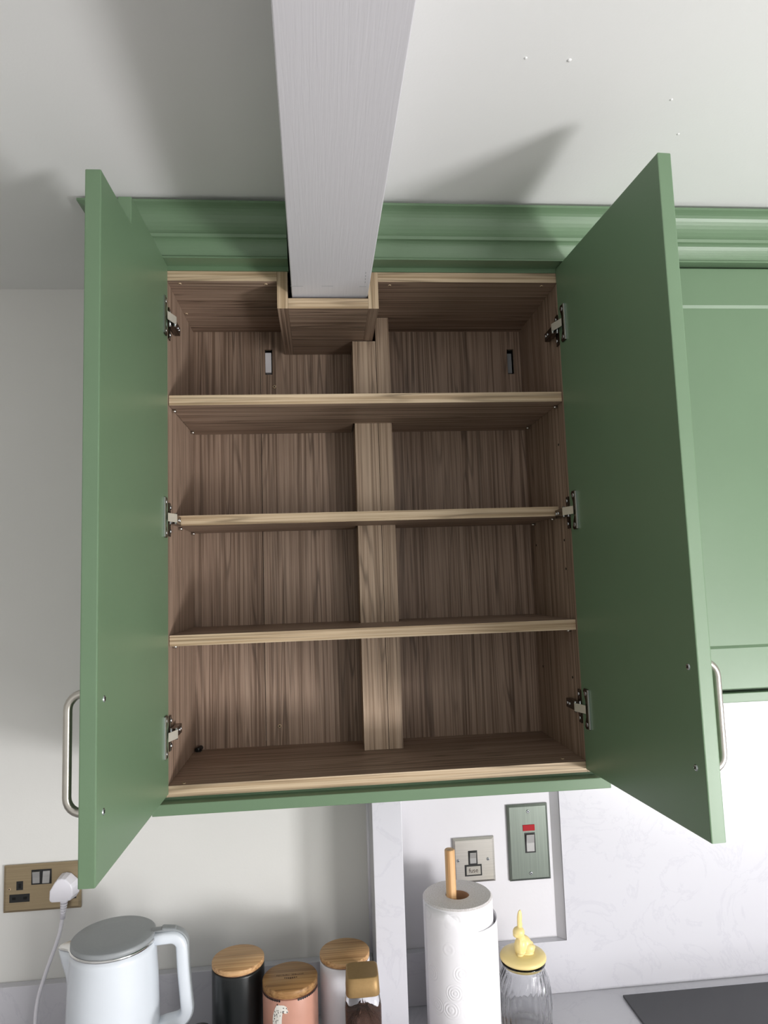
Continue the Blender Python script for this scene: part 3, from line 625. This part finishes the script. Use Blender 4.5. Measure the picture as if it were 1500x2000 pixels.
def gridpoly(L, Rr, zt, zb, n=8):                         # vertical strips so that the print follows the curve
    out = []
    for i in range(n):
        za, zb_ = zt+(zb-zt)*i/n, zt+(zb-zt)*(i+1)/n; l0, l1, r0, r1 = L(i/n), L((i+1)/n), Rr(i/n), Rr((i+1)/n)
        m = 4
        for k in range(m): out.append([(l0+(r0-l0)*k/m, za), (l0+(r0-l0)*(k+1)/m, za), (l1+(r1-l1)*(k+1)/m, zb_), (l1+(r1-l1)*k/m, zb_)])
    return out
bodyp = gridpoly(lambda t: -0.0215-0.009*min(1, t*4)**0.7, lambda t: -0.009-0.004*min(1, t*4), z0+0.001, z0-0.085, 14)
wrap('leopard_print', bodyp+[blob(-0.0115, z0-0.004, 0.0085, 0.0055), blob(-0.0060, z0-0.0085, 0.0045, 0.0035)], 'spot_white', 0.0003)
sp2 = []
for i in range(70):
    zz = z0-0.006-random.random()*0.078; tt = (z0+0.001-zz)/0.086; l = -0.0215-0.009*min(1, tt*4)**0.7; r = -0.009-0.004*min(1, tt*4)
    sp2.append(blob(l+0.0015+(r-l-0.003)*random.random(), zz, 0.0007, 0.0010, 5, random.random()))
sp2 += [blob(-0.0205, z0+0.0015, 0.0017, 0.0022, 3, PI/2), blob(-0.0095, z0-0.003, 0.0014, 0.0007, 6), blob(-0.0100, z0-0.0085, 0.0022, 0.0007, 6, .4), blob(-0.0105, z0-0.0105, 0.0014, 0.0009, 6), blob(-0.0045, z0-0.0035, 0.0009, 0.0012, 5), blob(-0.0035, z0-0.0095, 0.0009, 0.0015, 5)]
wrap('leopard_spots', sp2, 'spot_black', 0.0005)['kind'] = 'stuff'
wrap('leopard_tail', [[(-0.0010, z0-0.0300), (0.0040, z0-0.0300), (0.0035, z0-0.0350), (0.0022, z0-0.0420), (0.0010, z0-0.0420), (0.0, z0-0.0350)]], 'spot_black', 0.0005)
wrap('scalloped_edge', [blob(s*0.0042, lzb-0.0012, 0.0020, 0.0022, 8) for s in range(-18, 19) if abs(s) > 3], 'spot_black', 0.0004)['kind'] = 'stuff'
bm = bmesh.new()
for k in range(18):
    a = -0.024+k*0.0027; hgt = random.uniform(0.0015, 0.0038)
    if k == 9: continue
    box(bm, lx+a, lx+a+random.uniform(0.0008, 0.0018), ly+0.002, ly+0.002+hgt, lz-0.0003, lz+0.0002)
for k in range(7):
    a = -0.010+k*0.0034; box(bm, lx+a, lx+a+0.0022, ly-0.0100+0.001*abs(3-k), ly-0.0040, lz-0.0003, lz+0.0002)
obj('burnt_mark', bm, 'burnt', le)['kind'] = 'stuff'
# coffee jar
cxj, cyj, zt = 0.312, 0.068, -0.326
cj = thing('coffee_jar', 'square glass coffee jar with a bronze lid in front of the white canister', 'jar', (cxj, cyj, ZK))
def sq(bm, prof_, n=40, p=0.45, mat=0):
    rings = []
    for r, z in prof_:
        ring = []
        for i in range(n):
            th = 2*PI*i/n; c, s = math.cos(th), math.sin(th)
            ring.append(bm.verts.new((cxj+math.copysign(abs(c)**p, c)*r, cyj+math.copysign(abs(s)**p, s)*r, z)))
        rings.append(ring)
    for u, v in zip(rings, rings[1:]):
        for k in range(n): f = bm.faces.new((u[k], u[(k+1) % n], v[(k+1) % n], v[k])); f.smooth = True; f.material_index = mat
    bm.faces.new(rings[0][::-1]); bm.faces.new(rings[-1])
bm = bmesh.new(); sq(bm, [(0.0285, zt-0.030), (0.0290, zt-0.029), (0.0275, zt-0.001), (0.0255, zt)], p=0.35); obj('lid', bm, 'bronze', cj)
bm = bmesh.new(); sq(bm, [(0.0290, ZK+0.0004), (0.0310, ZK+0.004), (0.0310, zt-0.050), (0.0290, zt-0.038), (0.0265, zt-0.0305)]); obj('glass_body', bm, 'jar_glass', cj)
bm = bmesh.new(); sq(bm, [(0.0270, ZK+0.005), (0.0285, ZK+0.008), (0.0285, zt-0.090), (0.0260, zt-0.078), (0.0190, zt-0.064), (0.0080, zt-0.056)], 48)
bmesh.ops.subdivide_edges(bm, edges=bm.edges[:], cuts=2, use_grid_fill=True)
for v in bm.verts: v.co += Vector([random.uniform(-1, 1)*0.0011 for _ in range(3)])
o = obj('coffee_granules', bm, 'coffee', cj); o['kind'] = 'stuff'
# kitchen roll on its wooden stand
RX, RY, RR, RZ = 0.5040, 0.1790, 0.0665, -0.262
kr = thing('kitchen_roll', 'white embossed kitchen roll on a wooden stand beside the stone boxing', 'kitchen roll', (RX, RY, ZK))
bm = bmesh.new(); lathe(bm, RX, RY, [(0.070, ZK+0.0004), (0.072, ZK+0.003), (0.072, ZK+0.012), (0.069, ZK+0.015)], 48); obj('stand_base', bm, 'dowel', kr)
bm = bmesh.new(); lathe(bm, 0.4915, 0.1730, [(0.0098, ZK+0.015), (0.0098, -0.1785), (0.0085, -0.1765)], 28); obj('dowel', bm, 'dowel', kr)
bm = bmesh.new(); lathe(bm, RX, RY, [(0.0230, RZ-0.0005), (RR-0.003, RZ), (RR, RZ-0.003), (RR, ZK+0.016), (0.0230, ZK+0.016)], 96, closed=True, uv=True)
for f in bm.faces:
    if all(v.co.z > RZ-0.0035 for v in f.verts): f.material_index = 1; f.smooth = False
rl = obj('paper_roll', bm, ['paper', 'paper_end'], kr)
bm = bmesh.new(); lathe(bm, RX, RY, [(0.0213, RZ-0.003), (0.0228, RZ-0.003), (0.0228, ZK+0.017), (0.0213, ZK+0.017)], 40, closed=True); obj('cardboard_core', bm, 'card', kr)
bm = bmesh.new(); uvl = bm.loops.layers.uv.verify(); grid = []     # loose outer sheet standing off to the right
NA, NZ = 60, 14
for i in range(NA+1):
    u = i/NA; th = math.radians(-165+u*230); off = 0.0012+0.020*max(0, u-0.35)**1.3
    row = []
    for j in range(NZ+1):
        v = j/NZ; zt_ = -0.268-0.036*min(1, max(0, (u-0.20)/0.22))*(1-0.35*max(0, u-0.6)); z = ZK+0.017+(zt_-ZK-0.017)*v
        r = RR+off+0.0015*math.sin(u*9+v*2)*u; row.append((bm.verts.new((RX+r*math.cos(th), RY+r*math.sin(th), z)), (th*RR, z)))
    grid.append(row)
for i in range(NA):
    for j in range(NZ):
        q = [grid[i][j], grid[i+1][j], grid[i+1][j+1], grid[i][j+1]]; f = bm.faces.new([a[0] for a in q]); f.smooth = True
        for lp, a in zip(f.loops, q): lp[uvl].uv = a[1]
ls = obj('loose_sheet', bm, 'paper', kr); md = ls.modifiers.new('thickness', 'SOLIDIFY'); md.thickness = 0.0006
# glass biscuit jar with a yellow rabbit lid
JX, JY, JL = 0.6320, 0.200, -0.3960
bj = thing('glass_jar', 'ribbed clear glass jar with a butter yellow rabbit lid, in front of the splashback', 'jar', (JX, JY, ZK))
def jm(r, z, th): 
    k = min(1, max(0, (JL-0.022-z)/0.02))*min(1, max(0, (z-ZK-0.006)/0.01)); return r+0.0013*k*math.cos(26*th), 0.35*max(0, (z-(JL-0.06)))/0.06
jo = [(0.0380, ZK+0.0005), (0.0460, ZK+0.003), (0.0495, ZK+0.012), (0.0505, ZK+0.040), (0.0495, ZK+0.065), (0.0465, ZK+0.083), (0.0420, ZK+0.094), (0.0395, ZK+0.100), (0.0395, ZK+0.106), (0.0425, ZK+0.1075), (0.0425, ZK+0.1115), (0.0405, ZK+0.1125)]
ji = [(0.0385, ZK+0.1125), (0.0370, ZK+0.104), (0.0375, ZK+0.098), (0.0440, ZK+0.081), (0.0470, ZK+0.064), (0.0480, ZK+0.040), (0.0470, ZK+0.014), (0.0420, ZK+0.007), (0.0050, ZK+0.0065)]
jo = [(a, ZK+(b-ZK)*1.075) for a, b in jo]; ji = [(a, ZK+(b-ZK)*1.075) for a, b in ji]
bm = bmesh.new(); R_ = lathe(bm, JX, JY, jo+ji, 208, lambda r, z, th: jm(r, z, th)); obj('glass_body', bm, 'jar_glass', bj)
bm = bmesh.new(); zl = ZK+0.1212
lathe(bm, JX, JY, [(0.0360, zl-0.010), (0.0365, zl), (0.0415, zl+0.0002), (0.0445, zl+0.003), (0.0445, zl+0.0065), (0.0420, zl+0.0100), (0.030, zl+0.0135), (0.012, zl+0.0150), (0.001, zl+0.0151)], 64); lidj = obj('lid', bm, 'yellow', bj)
def rabbit():
    bm = bmesh.new()
    def el(c, r, rot=(0, 0, 0)):
        from mathutils import Euler
        bmesh.ops.create_icosphere(bm, subdivisions=3, radius=1, matrix=Matrix.Translation(c) @ Euler(rot).to_matrix().to_4x4() @ Matrix.Diagonal((*r, 1)))
    z = zl+0.012; x = JX-0.004; yy = JY-0.006
    el((x-0.001, yy, z+0.012), (0.0095, 0.0095, 0.0160), (0, 0.12, 0)); el((x+0.006, yy+0.004, z+0.014), (0.0105, 0.0095, 0.0140), (0, -0.5, 0)); el((x+0.011, yy-0.003, z+0.007), (0.0085, 0.0050, 0.0085))
    el((x+0.013, yy+0.009, z+0.007), (0.0085, 0.0050, 0.0085)); el((x-0.003, yy-0.006, z+0.010), (0.0034, 0.0034, 0.0140)); el((x-0.004, yy+0.004, z+0.010), (0.0034, 0.0034, 0.0140))
    el((x-0.004, yy-0.008, z+0.0015), (0.0050, 0.0036, 0.0025)); el((x+0.008, yy-0.005, z+0.001), (0.0095, 0.0040, 0.0028)); el((x+0.018, yy+0.004, z+0.006), (0.0045, 0.0045, 0.0045))
    el((x-0.003, yy-0.001, z+0.0345), (0.0090, 0.0085, 0.0088)); el((x-0.007, yy-0.003, z+0.0315), (0.0055, 0.0052, 0.0048)); el((x-0.0005, yy, z+0.026), (0.0065, 0.0065, 0.0070))
    el((x-0.0015, yy-0.0022, z+0.054), (0.0036, 0.0026, 0.0155), (0, 0.04, 0)); el((x+0.0005, yy+0.0030, z+0.053), (0.0036, 0.0026, 0.0150), (0, 0.08, 0)); el((x-0.0005, yy+0.0005, z+0.046), (0.0040, 0.0036, 0.0080))
    for v in bm.verts: v.co = Vector((x+(v.co.x-x)*1.30, yy+(v.co.y-yy)*1.25, zl+(v.co.z-zl)*1.16))
    return bm
rb = obj('rabbit_knob', rabbit(), 'yellow', bj)
m_ = rb.modifiers.new('merge', 'REMESH'); m_.mode = 'VOXEL'; m_.voxel_size = 0.0009; m_.use_smooth_shade = True
m_ = rb.modifiers.new('soften', 'SMOOTH'); m_.factor = 0.5; m_.iterations = 3
# hob
hb = thing('hob', 'black glass hob set on the worktop in the lower right corner', 'hob', (1.15, 0.0, ZK))
bm = bmesh.new(); box(bm, 0.8510, 1.430, -0.250, 0.258, ZK+0.0003, ZK+0.0052, bev=0.0012); obj('glass_top', bm, 'hob', hb)
